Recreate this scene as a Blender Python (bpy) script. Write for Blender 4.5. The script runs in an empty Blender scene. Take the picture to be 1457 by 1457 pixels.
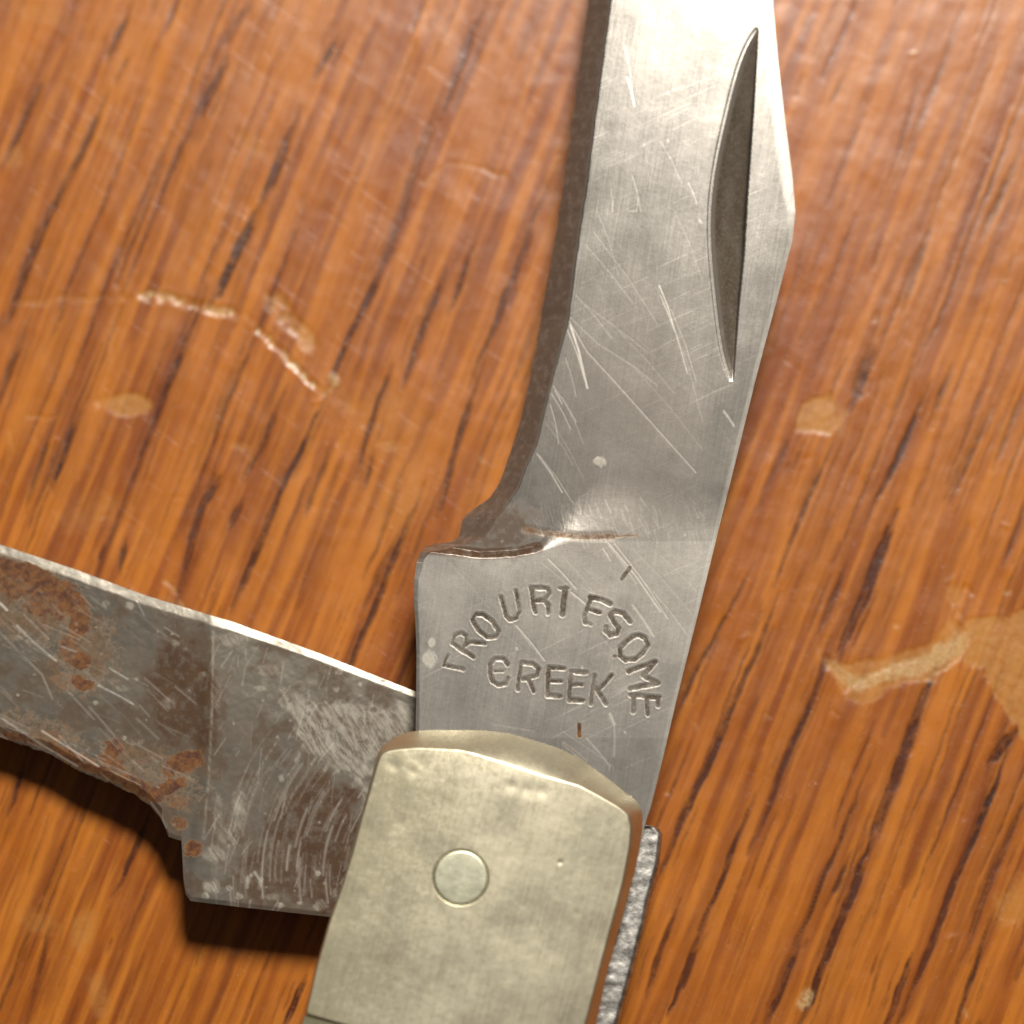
import bpy, math
import numpy as np

# ------------------------------------------------------------------ camera, world, lamp, exposure
S = bpy.context.scene
MM = 0.001
FR = 1457.0                      # photograph side, used as the drawing unit of the outlines
DIST, TILT, HALF = 130.0, math.radians(8.0), 21.85      # millimetres
TANH = HALF / DIST
CAM = np.array([0.0, -DIST * math.sin(TILT), DIST * math.cos(TILT)])

cam_data = bpy.data.cameras.new('camera')
cam = bpy.data.objects.new('camera', cam_data)
S.collection.objects.link(cam)
cam.location = CAM * MM
cam.rotation_euler = (TILT, 0, 0)
cam_data.sensor_width = 36.0
cam_data.lens = 18.0 / TANH
cam_data.clip_start = 0.005
cam_data.clip_end = 20.0
cam_data.dof.use_dof = True
cam_data.dof.focus_distance = 0.1250
cam_data.dof.aperture_fstop = 23.0
S.camera = cam

W = bpy.data.worlds.new('World')
S.world = W
W.use_nodes = True
bg = W.node_tree.nodes['Background']
bg.inputs['Color'].default_value = (1.0, 0.90, 0.74, 1)
bg.inputs['Strength'].default_value = 0.055

lamp_data = bpy.data.lights.new('room_lamp', 'AREA')
lamp_data.shape = 'DISK'
lamp_data.size = 0.105
lamp_data.energy = 2.5
lamp_data.color = (1.0, 0.94, 0.85)
lamp = bpy.data.objects.new('room_lamp', lamp_data)
S.collection.objects.link(lamp)
lamp.location = (0.055, 0.246, 0.363)
from mathutils import Vector
lamp.rotation_euler = Vector((-0.055, -0.246, -0.363)).to_track_quat('-Z', 'Y').to_euler()

S.view_settings.view_transform = 'Standard'
S.view_settings.look = 'None'
S.view_settings.exposure = 0.0
S.view_settings.gamma = 1.0
S.render.engine = 'CYCLES'
S.cycles.use_denoising = True
S.cycles.max_bounces = 8

# ------------------------------------------------------------------ small numeric helpers
def world(px, py, z):
    """point of the place (mm) at height z on the outline drawn at px, py"""
    px, py, z = np.broadcast_arrays(np.asarray(px, float), np.asarray(py, float), np.asarray(z, float))
    nx = (px - FR / 2) / (FR / 2) * TANH
    ny = (FR / 2 - py) / (FR / 2) * TANH
    dy = math.sin(TILT) + ny * math.cos(TILT)
    dz = -math.cos(TILT) + ny * math.sin(TILT)
    t = (z - CAM[2]) / dz
    return np.stack([t * nx, CAM[1] + t * dy, z], -1)

def drawn(x, y, z):
    rx, ry, rz = x - CAM[0], y - CAM[1], z - CAM[2]
    d = ry * math.sin(TILT) - rz * math.cos(TILT)
    u = ry * math.cos(TILT) + rz * math.sin(TILT)
    return FR / 2 + rx / d / TANH * FR / 2, FR / 2 - u / d / TANH * FR / 2

def sstep(a, b, x):
    t = np.clip((x - a) / (b - a), 0, 1)
    return t * t * (3 - 2 * t)

def vnoise(x, y, seed):
    rs = np.random.RandomState(seed)
    tab = rs.rand(256, 256)
    xi, yi = np.floor(x).astype(int), np.floor(y).astype(int)
    fx, fy = x - xi, y - yi
    fx, fy = fx * fx * (3 - 2 * fx), fy * fy * (3 - 2 * fy)
    a, b = tab[xi & 255, yi & 255], tab[(xi + 1) & 255, yi & 255]
    c, d = tab[xi & 255, (yi + 1) & 255], tab[(xi + 1) & 255, (yi + 1) & 255]
    return (a * (1 - fx) + b * fx) * (1 - fy) + (c * (1 - fx) + d * fx) * fy

def fbm(x, y, seed, octs=4):
    s, a, n = 0, 1.0, 0
    for k in range(octs):
        s = s + a * vnoise(x * 2 ** k + 17 * k, y * 2 ** k + 31 * k, seed + k)
        n += a
        a *= 0.55
    return s / n

def segdist(x, y, p, q):
    vx, vy = q[0] - p[0], q[1] - p[1]
    L = vx * vx + vy * vy + 1e-9
    t = np.clip(((x - p[0]) * vx + (y - p[1]) * vy) / L, 0, 1)
    return np.hypot(x - p[0] - t * vx, y - p[1] - t * vy), t

def stroke(acc, x, y, pts, half, soft, amount=1.0, taper=False, how='max'):
    """lay a soft stroke along a polyline into acc (flat arrays, only near points are touched)"""
    for p, q in zip(pts[:-1], pts[1:]):
        m = half + soft + 1
        near = np.nonzero((x > min(p[0], q[0]) - m) & (x < max(p[0], q[0]) + m) &
                          (y > min(p[1], q[1]) - m) & (y < max(p[1], q[1]) + m))[0]
        if len(near) == 0:
            continue
        d, t = segdist(x[near], y[near], p, q)
        h = half
        if taper:
            h = half * (0.25 + 0.75 * np.sqrt(np.clip(4 * t * (1 - t), 0, 1)))
        v = amount * (1 - sstep(h - soft * 0.5, h + soft * 0.5, d))
        if how == 'max':
            acc[near] = np.maximum(acc[near], v)
        else:
            acc[near] += v

def blob(acc, x, y, cx, cy, rx, ry, ang=0, amount=1.0, soft=0.35, wob=0.5, seed=3, ns=14.0):
    m = max(rx, ry) * (1 + soft + wob)
    near = np.nonzero((abs(x - cx) < m) & (abs(y - cy) < m))[0]
    if len(near) == 0:
        return
    X, Y = x[near] - cx, y[near] - cy
    c, s = math.cos(ang), math.sin(ang)
    r = np.hypot((X * c + Y * s) / rx, (-X * s + Y * c) / ry)
    r = r + wob * (fbm(x[near] / ns, y[near] / ns, seed) - 0.5) * 2
    acc[near] = np.maximum(acc[near], amount * (1 - sstep(1 - soft, 1 + soft, r)))

def inpoly(x, y, poly):
    c = np.zeros(x.shape, bool)
    n = len(poly)
    for i in range(n):
        x0, y0 = poly[i]; x1, y1 = poly[(i + 1) % n]
        if y0 == y1:
            continue
        k = ((y0 > y) != (y1 > y)) & (x < (x1 - x0) * (y - y0) / (y1 - y0) + x0)
        c ^= k
    return c

def polyblob(acc, x, y, poly, soft=4.0, amount=1.0, wob=5.0, seed=9, ns=10.0):
    P = np.array(poly, float)
    m = soft + wob
    near = np.nonzero((x > P[:, 0].min() - m) & (x < P[:, 0].max() + m) & (y > P[:, 1].min() - m) & (y < P[:, 1].max() + m))[0]
    if len(near) == 0:
        return
    X = x[near] + wob * 2 * (fbm(x[near] / ns, y[near] / ns, seed) - 0.5)
    Y = y[near] + wob * 2 * (fbm(x[near] / ns, y[near] / ns, seed + 7) - 0.5)
    d = np.full(X.shape, 1e9)
    for i in range(len(P)):
        d = np.minimum(d, segdist(X, Y, P[i], P[(i + 1) % len(P)])[0])
    d = np.where(inpoly(X, Y, poly), -d, d)
    acc[near] = np.maximum(acc[near], amount * (1 - sstep(-soft, soft, d)))

# ------------------------------------------------------------------ mesh helpers
def link(name, me, mat, parent=None):
    o = bpy.data.objects.new(name, me)
    S.collection.objects.link(o)
    if mat:
        me.materials.append(mat)
    if parent is not None:
        o.parent = parent
        o.matrix_parent_inverse = parent.matrix_basis.inverted()
    return o

def mesh_from(name, verts, faces_quads, extra=(), attrs=None, smooth=True):
    me = bpy.data.meshes.new(name)
    nv = len(verts)
    fq = np.asarray(faces_quads, np.int32).reshape(-1, 4)
    loops = [fq.ravel()]
    starts = [np.arange(len(fq)) * 4]
    k = len(fq) * 4
    for f in extra:
        loops.append(np.array(f, np.int32)); starts.append(np.array([k])); k += len(f)
    loops = np.concatenate(loops).astype(np.int32); starts = np.concatenate(starts).astype(np.int32)
    me.vertices.add(nv)
    me.vertices.foreach_set('co', (np.asarray(verts) * MM).astype(np.float32).ravel())
    me.loops.add(len(loops)); me.loops.foreach_set('vertex_index', loops)
    me.polygons.add(len(starts)); me.polygons.foreach_set('loop_start', starts)
    me.update(calc_edges=True)
    if smooth:
        me.polygons.foreach_set('use_smooth', np.ones(len(starts), bool))
    for an, av in (attrs or {}).items():
        a = me.attributes.new(an, 'FLOAT', 'POINT')
        a.data.foreach_set('value', np.asarray(av, np.float32).ravel())
    me.validate()
    return me

def profile_mesh(name, top, low_a, low_b, attrs, sharp=True):
    """top: (R,C,3) grid of the upper face; low_a / low_b: (R,3) bottom points under the first and last column; closed at both ends"""
    R, C = top.shape[:2]
    ring = np.concatenate([low_a[:, None], top[:, :1], top, top[:, -1:], low_b[:, None], low_b[:, None], low_a[:, None]], 1)
    N = ring.shape[1]                    # doubled corners keep the walls crisp
    idx = np.arange(R * N).reshape(R, N)
    q = []
    for a, b in ((0, 1), (N - 4, N - 3), (N - 2, N - 1)):
        q.append(np.stack([idx[:-1, a], idx[:-1, b], idx[1:, b], idx[1:, a]], -1).reshape(-1, 4))
    t = idx[:, 2:2 + C]
    q.append(np.stack([t[:-1, :-1], t[:-1, 1:], t[1:, 1:], t[1:, :-1]], -1).reshape(-1, 4))
    q = np.concatenate(q)
    ends = [list(idx[0, 2:2 + C][::-1]) + [idx[0, N - 1], idx[0, N - 2]][0:2],
            list(idx[-1, 2:2 + C]) + [idx[-1, N - 2], idx[-1, N - 1]]]
    at = {}
    for k, v in attrs.items():
        at[k] = np.concatenate([v[:, :1], v[:, :1], v, v[:, -1:], v[:, -1:], v[:, -1:], v[:, :1]], 1)
    return mesh_from(name, ring.reshape(-1, 3), q, ends, at)

def prism(name, outline_px, z_draw, z0, z1, bevel=0.0, mat=None, parent=None):
    """solid of a drawn outline between two heights, upper and lower rim bevelled"""
    P = world(np.array(outline_px)[:, 0], np.array(outline_px)[:, 1], z_draw)[:, :2]
    c = P.mean(0)
    n = len(P)
    e = np.roll(P, -1, 0) - np.roll(P, 1, 0)
    nrm = np.stack([e[:, 1], -e[:, 0]], -1); nrm /= np.linalg.norm(nrm, axis=1)[:, None] + 1e-9
    if ((P - c) * nrm).sum() < 0:
        nrm = -nrm
    rings = []
    for ins, z in ((bevel, z0), (0, z0 + bevel), (0, z1 - bevel), (bevel, z1)) if bevel else ((0, z0), (0, z1)):
        rings.append(np.concatenate([P - nrm * ins, np.full((n, 1), z)], 1))
    V = np.concatenate(rings)
    q = []
    for k in range(len(rings) - 1):
        for i in range(n):
            j = (i + 1) % n
            q.append((k * n + i, k * n + j, (k + 1) * n + j, (k + 1) * n + i))
    m = (len(rings) - 1) * n
    me = mesh_from(name, V, q, [list(range(n))[::-1], list(range(m, m + n))], smooth=False)
    return link(name, me, mat, parent)

# ------------------------------------------------------------------ node helpers
class NT:
    def __init__(self, name):
        self.m = bpy.data.materials.new(name); self.m.use_nodes = True
        self.t = self.m.node_tree; self.n = self.t.nodes; self.l = self.t.links
        self.p = self.n['Principled BSDF']
    def put(self, sock, v):
        if isinstance(v, bpy.types.NodeSocket):
            self.l.new(v, sock)
        elif isinstance(v, tuple) and len(v) == 3 and sock.type == 'RGBA':
            sock.default_value = v + (1,)
        else:
            sock.default_value = v
    def set(self, name, v): self.put(self.p.inputs[name], v)
    def attr(self, name):
        a = self.n.new('ShaderNodeAttribute'); a.attribute_name = name
        return a.outputs['Fac']
    def math(self, op, a, b=0.0, clamp=False):
        k = self.n.new('ShaderNodeMath'); k.operation = op; k.use_clamp = clamp
        self.put(k.inputs[0], a); self.put(k.inputs[1], b)
        return k.outputs[0]
    def mix(self, f, a, b, blend='MIX'):
        k = self.n.new('ShaderNodeMix'); k.data_type = 'RGBA'; k.blend_type = blend
        self.put(k.inputs[0], f); self.put(k.inputs[6], a); self.put(k.inputs[7], b)
        return k.outputs[2]
    def mixf(self, f, a, b):
        k = self.n.new('ShaderNodeMix'); k.data_type = 'FLOAT'
        self.put(k.inputs[0], f); self.put(k.inputs[2], a); self.put(k.inputs[3], b)
        return k.outputs[0]
    def step(self, v, a, b, lo=0.0, hi=1.0):
        k = self.n.new('ShaderNodeMapRange'); k.interpolation_type = 'SMOOTHSTEP'
        self.put(k.inputs[0], v)
        for i, q in enumerate((a, b, lo, hi)): self.put(k.inputs[i + 1], q)
        return k.outputs[0]
    def coords(self, rot=0.0, scale=(1, 1, 1)):
        """object coordinates in millimetres, turned about z, then stretched"""
        tc = self.n.new('ShaderNodeTexCoord')
        a = self.n.new('ShaderNodeMapping'); a.inputs['Scale'].default_value = (1000, 1000, 1000)
        a.inputs['Rotation'].default_value = (0, 0, rot)
        self.l.new(tc.outputs['Object'], a.inputs[0])
        b = self.n.new('ShaderNodeMapping'); b.inputs['Scale'].default_value = scale
        self.l.new(a.outputs[0], b.inputs[0])
        return b.outputs[0]
    def noise(self, co, scale, detail=3, rough=0.55, dist=0.0):
        k = self.n.new('ShaderNodeTexNoise')
        self.l.new(co, k.inputs['Vector'])
        k.inputs['Scale'].default_value = scale; k.inputs['Detail'].default_value = detail
        k.inputs['Roughness'].default_value = rough; k.inputs['Distortion'].default_value = dist
        return k.outputs['Fac']
    def bump(self, h, dist_mm, strength=1.0, normal=None):
        k = self.n.new('ShaderNodeBump')
        self.put(k.inputs['Strength'], strength); k.inputs['Distance'].default_value = dist_mm * MM
        self.put(k.inputs['Height'], h)
        if normal is not None: self.l.new(normal, k.inputs['Normal'])
        return k.outputs[0]

# ------------------------------------------------------------------ materials
GRAIN = math.radians(21.5)

def wood_material():
    t = NT('varnished_oak')
    co = t.coords(GRAIN)
    fib = t.noise(t.coords(GRAIN, (1.0, 0.06, 1)), 2.2, 5, 0.6)
    fine = t.noise(t.coords(GRAIN, (1.0, 0.10, 1)), 9.0, 4, 0.65)
    cloud = t.noise(co, 0.16, 3)
    speck = t.noise(t.coords(GRAIN, (1.0, 0.35, 1)), 12.0, 3, 0.7)
    band = t.attr('band')
    tone = t.math('ADD', t.math('MULTIPLY', fib, 0.55), t.math('MULTIPLY', band, 0.55))
    base = t.mix(t.step(tone, 0.40, 0.68), (0.265, 0.064, 0.007), (0.545, 0.184, 0.020))
    base = t.mix(t.step(cloud, 0.35, 0.7, 0.0, 0.45), base, (0.46, 0.136, 0.012))
    base = t.mix(t.step(fine, 0.5, 0.8, 0.0, 0.35), base, (0.22, 0.06, 0.014))
    chip = t.attr('chip')
    cm = t.math('MULTIPLY', chip, t.step(t.noise(co, 4.0, 3), 0.25, 0.6, 0.35, 0.85), True)
    base = t.mix(cm, base, (0.52, 0.25, 0.065))
    pore = t.attr('pore')
    pm = t.math('MULTIPLY', pore, t.step(t.math('ADD', speck, t.math('MULTIPLY', pore, 0.22)), 0.36, 0.56, 0.40, 1.0), True)
    micro = t.step(t.noise(t.coords(GRAIN, (1.0, 0.045, 1)), 4.6, 3, 0.6), 0.60, 0.72, 0.0, 0.42)
    pm = t.math('MAXIMUM', pm, t.math('MULTIPLY', micro, t.step(speck, 0.40, 0.56)))
    pm = t.math('MULTIPLY', pm, t.math('SUBTRACT', 1.0, t.math('MULTIPLY', chip, 0.75)), True)
    base = t.mix(pm, base, (0.046, 0.012, 0.005))
    red = t.attr('red')
    base = t.mix(t.math('MULTIPLY', red, t.math('SUBTRACT', 1.0, t.math('MULTIPLY', chip, 0.7)), True), base, (0.190, 0.044, 0.009))
    worn_glint = t.attr('worn_glint')
    base = t.mix(t.math('MULTIPLY', worn_glint, t.step(t.noise(co, 7.0, 3), 0.35, 0.65, 0.35, 1.0)), base, (0.62, 0.44, 0.22))  # highlights on scratched varnish painted as a pale colour
    t.set('Base Color', base)
    dents = t.noise(co, 1.6, 3, 0.6)
    grit = t.noise(co, 6.5, 3, 0.7)
    hz = t.math('ADD', t.step(grit, 0.60, 0.80), t.math('MULTIPLY', t.step(t.noise(co, 17.0, 2, 0.6), 0.64, 0.71), 0.85))
    scr = t.noise(t.coords(math.radians(-52), (1.0, 0.05, 1)), 5.0, 3, 0.7)
    h = t.math('ADD', t.math('MULTIPLY', dents, 0.4), t.math('MULTIPLY', hz, 0.30))
    h = t.math('ADD', h, t.math('MULTIPLY', t.step(scr, 0.62, 0.72), -0.12))
    h = t.math('ADD', h, t.math('MULTIPLY', pm, -0.10))
    t.set('Normal', t.bump(h, 0.05, 0.45))
    t.set('Roughness', t.mixf(t.noise(co, 0.5, 4), 0.25, 0.39))
    t.set('Specular IOR Level', 0.5)
    t.set('Coat Weight', 0.0)
    return t.m

def steel_material(name, brush_rot, tint=(0.545, 0.515, 0.470), rough=0.36, dull=0.0):
    t = NT(name)
    co = t.coords()
    brush = t.noise(t.coords(brush_rot, (1.0, 0.05, 1)), 9.0, 4, 0.7)
    brush2 = t.noise(t.coords(brush_rot + math.radians(55), (1.0, 0.035, 1)), 7.0, 3, 0.7)
    cloud = t.noise(co, 0.45, 4, 0.6)
    spot = t.noise(co, 5.0, 3, 0.65)
    steel = t.mix(t.step(cloud, 0.3, 0.7), tuple(c * 0.93 for c in tint), tint)
    steel = t.mix(t.step(spot, 0.58, 0.76, 0.0, 0.35), steel, (0.34, 0.32, 0.27))
    ro = t.math('ADD', t.mixf(cloud, rough - 0.03, rough + 0.05), t.math('MULTIPLY', t.step(brush2, 0.58, 0.72), 0.03))
    ro = t.math('ADD', ro, t.math('MULTIPLY', t.math('SUBTRACT', t.noise(t.coords(brush_rot, (1.0, 0.03, 1)), 14.0, 3, 0.7), 0.5), 0.065))
    ro = t.math('SUBTRACT', ro, t.math('MULTIPLY', t.attr('ground'), 0.082))
    pat, rust, scuff = t.attr('patina_reflection'), t.attr('rust'), t.attr('scuff')  # first mask holds tarnish and the reflection painted on the bevel
    scr, grime_shade = t.attr('scratch_glint'), t.attr('grime_shade')
    pn = t.math('MULTIPLY', pat, t.step(t.noise(co, 2.6, 4, 0.65), 0.22, 0.55, 0.55, 1.0), True)
    col = t.mix(pn, steel, t.mix(t.noise(co, 1.2, 3), (0.070, 0.036, 0.024), (0.140, 0.084, 0.045)))
    rn = t.step(t.math('ADD', rust, t.math('MULTIPLY', t.math('SUBTRACT', t.noise(co, 4.5, 4, 0.7), 0.5), 0.9)), 0.18, 0.75)
    rcol = t.mix(t.step(t.noise(co, 3.2, 4, 0.7), 0.35, 0.65), (0.085, 0.030, 0.016), (0.21, 0.088, 0.026))
    col = t.mix(t.step(rust, 0.05, 0.7, 0.0, 0.75), col, (0.20, 0.125, 0.048))
    col = t.mix(rn, col, rcol)
    sn = t.math('MULTIPLY', scuff, t.step(t.noise(t.coords(math.radians(-32), (1.0, 0.22, 1)), 7.0, 4, 0.7), 0.34, 0.66, 0.12, 1.0), True)
    col = t.mix(sn, col, (0.40, 0.375, 0.31))
    col = t.mix(t.math('MULTIPLY', scr, 0.8), col, (0.80, 0.77, 0.70))  # pale scratches, plus spine glare painted into the colour
    gn = t.math('MULTIPLY', grime_shade, t.step(t.noise(co, 8.0, 3), 0.2, 0.6, 0.72, 1.0), True)
    col = t.mix(gn, col, (0.066, 0.046, 0.026))
    met = t.math('SUBTRACT', 1.0, t.math('MULTIPLY', pn, 0.85))
    met = t.math('SUBTRACT', met, rn, True)
    met = t.math('SUBTRACT', met, t.math('MULTIPLY', gn, 0.8), True)
    met = t.math('SUBTRACT', met, t.math('MULTIPLY', sn, 0.6), True)
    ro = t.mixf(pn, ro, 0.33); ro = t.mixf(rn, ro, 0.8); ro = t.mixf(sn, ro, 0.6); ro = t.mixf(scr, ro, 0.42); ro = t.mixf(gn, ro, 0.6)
    t.set('Base Color', col); t.set('Metallic', met); t.set('Roughness', ro)
    h = t.math('ADD', t.math('MULTIPLY', brush, 0.55), t.math('MULTIPLY', t.step(brush2, 0.62, 0.74), 0.06))
    h = t.math('ADD', h, t.math('MULTIPLY', spot, 0.25))
    h = t.math('ADD', h, t.math('MULTIPLY', t.math('MULTIPLY', rn, t.noise(co, 9.0, 3, 0.7)), 0.9))
    t.set('Normal', t.bump(h, 0.014, 0.5))
    return t.m

def nickel_material(name, tint=(0.73, 0.675, 0.51), rough=0.41, stain=1.0):
    t = NT(name)
    co = t.coords()
    cloud = t.noise(co, 0.5, 4, 0.6)
    spot = t.noise(co, 4.2, 5, 0.72)
    pit = t.noise(co, 5.5, 3, 0.65)
    dark = t.attr('stain')
    col = t.mix(t.step(cloud, 0.3, 0.7), tuple(c * 0.9 for c in tint), tint)
    f = t.math('MULTIPLY', t.step(t.math('ADD', spot, t.math('MULTIPLY', dark, 0.22)), 0.50, 0.72), 0.50 * stain, True)
    col = t.mix(f, col, (0.36, 0.325, 0.19))
    t.set('Base Color', col); t.set('Metallic', t.math('SUBTRACT', 1.0, t.math('MULTIPLY', f, 0.35)))
    t.set('Roughness', t.math('ADD', t.mixf(cloud, rough - 0.05, rough + 0.12), t.math('MULTIPLY', t.math('SUBTRACT', t.noise(t.coords(math.radians(15), (1.0, 0.04, 1)), 11.0, 3, 0.7), 0.5), 0.16)))
    h = t.math('ADD', t.math('MULTIPLY', pit, 0.7), t.math('MULTIPLY', spot, 0.6))
    scr = t.noise(t.coords(math.radians(15), (1.0, 0.05, 1)), 8.0, 4, 0.72)
    h = t.math('ADD', h, t.math('MULTIPLY', t.step(scr, 0.62, 0.70), 0.5))
    t.set('Normal', t.bump(h, 0.006, 0.5))
    return t.m

def plain_material(name, col, metallic, rough, bump=0.02, scale=3.0, var=0.75):
    t = NT(name)
    co = t.coords()
    n = t.noise(co, scale, 4, 0.65)
    t.set('Base Color', t.mix(t.step(n, 0.3, 0.7), tuple(c * var for c in col), col))
    t.set('Metallic', metallic); t.set('Roughness', t.mixf(n, rough - 0.08, rough + 0.12))
    t.set('Normal', t.bump(n, bump, 0.7))
    return t.m

M_WOOD = wood_material()
M_STEEL = steel_material('brushed_blade_steel', math.radians(10), rough=0.30)
M_RUSTY = steel_material('tarnished_blade_steel', math.radians(62), tint=(0.40, 0.370, 0.315), rough=0.32)
M_NICKEL = nickel_material('nickel_silver')
M_PIN = plain_material('pin_metal', (0.70, 0.69, 0.53), 1.0, 0.45, 0.015, 2.0, 0.88)
M_SPRING = plain_material('hammered_spring_steel', (0.66, 0.64, 0.60), 1.0, 0.42, 0.03, 2.4, 0.5)
M_BRASS = plain_material('liner_brass', (0.55, 0.38, 0.16), 1.0, 0.4)
M_SCALE = plain_material('dull_handle_scale', (0.20, 0.18, 0.11), 0.0, 0.45, 0.10, 0.8, 0.7)

# ------------------------------------------------------------------ the table top
def axis(lo, hi, step, far):
    core = np.arange(lo, hi + step, step)
    g = [step * 1.6 ** k for k in range(1, 40)]
    out = []
    p = 0.0
    for v in g:
        p += v
        if p > far: break
        out.append(p)
    out = np.array(out)
    return np.concatenate([lo - out[::-1], core, core[-1] + out])

STREAKS = [  # x0,y0,x1,y1,half width,strength : the pore lines of the oak
 (85,270,15,440,6,.8),(143,154,88,275,6,.6),(181,22,154,77,5,.7),(55,126,11,220,4,.7),(318,93,280,160,7,.8),(351,11,307,71,6,.5),
 (296,104,198,362,4,.6),(417,181,379,275,7,.8),(362,307,307,417,8,.7),(275,456,181,703,5,1),(478,55,450,104,4,.7),(681,27,631,148,5,.7),
 (604,203,543,384,6,.5),(543,384,478,522,6,1),(450,587,384,736,5,1),(549,543,510,659,4,.8),(626,406,582,527,6,.7),(774,280,686,505,5,.8),
 (681,538,631,703,5,.7),(670,362,642,434,3,.8),(395,576,357,670,3,.9),(307,686,280,736,6,.9),(77,604,44,708,4,.6),(110,593,82,681,5,.8),
 (604,0,590,40,3,.5),(532,648,520,690,4,.7),(296,700,255,836,5,.9),(342,716,329,750,4,.9),(384,736,338,850,5,.9),(585,733,500,950,5,.9),
 (148,778,140,800,4,.8),(177,774,171,811,4,.7),(206,1172,165,1259,4,.8),(430,1400,405,1460,5,1),(70,1330,40,1450,4,.5),(30,1095,12,1150,5,.8),
 (1239,507,1216,572,5,.8),(1312,572,1246,717,5,.8),(1351,533,1325,598,4,.7),(1266,756,1207,907,7,1),(1200,815,1174,887,3,.9),
 (1180,645,1115,802,6,.6),(1115,631,1088,690,5,.55),(1404,598,1358,697,4,.7),(1101,868,1049,986,4,.7),(1055,835,970,1000,4,.7),
 (1049,993,957,1203,5,1),(1167,953,1082,1170,6,.9),(1325,960,1246,1183,7,1),(1062,1164,996,1328,4,.9),(996,1334,957,1426,6,1),
 (1226,1118,1134,1348,3,.95),(1240,1196,1148,1433,7,1),(1417,1111,1299,1400,6,1),(1134,1354,1088,1460,6,.9),(1443,1039,1410,1085,7,.8),
 (1292,1374,1259,1460,4,.8),(1207,1223,1180,1282,4,.7),(1245,470,1210,570,5,.6),(1440,240,1400,330,5,.6),(1300,130,1270,240,4,.4),
 (1330,300,1290,420,5,.5),(960,1300,925,1400,4,.7),(560,770,520,860,4,.6),(470,640,440,720,4,.6),(250,0,235,40,4,.5),(30,480,0,560,5,.6),
 (1150,330,1110,460,3,.35),(1457,560,1420,650,4,.6),(1457,720,1430,800,4,.6),(1457,1130,1380,1330,5,.7),(1400,1330,1360,1457,4,.7),
]

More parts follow.
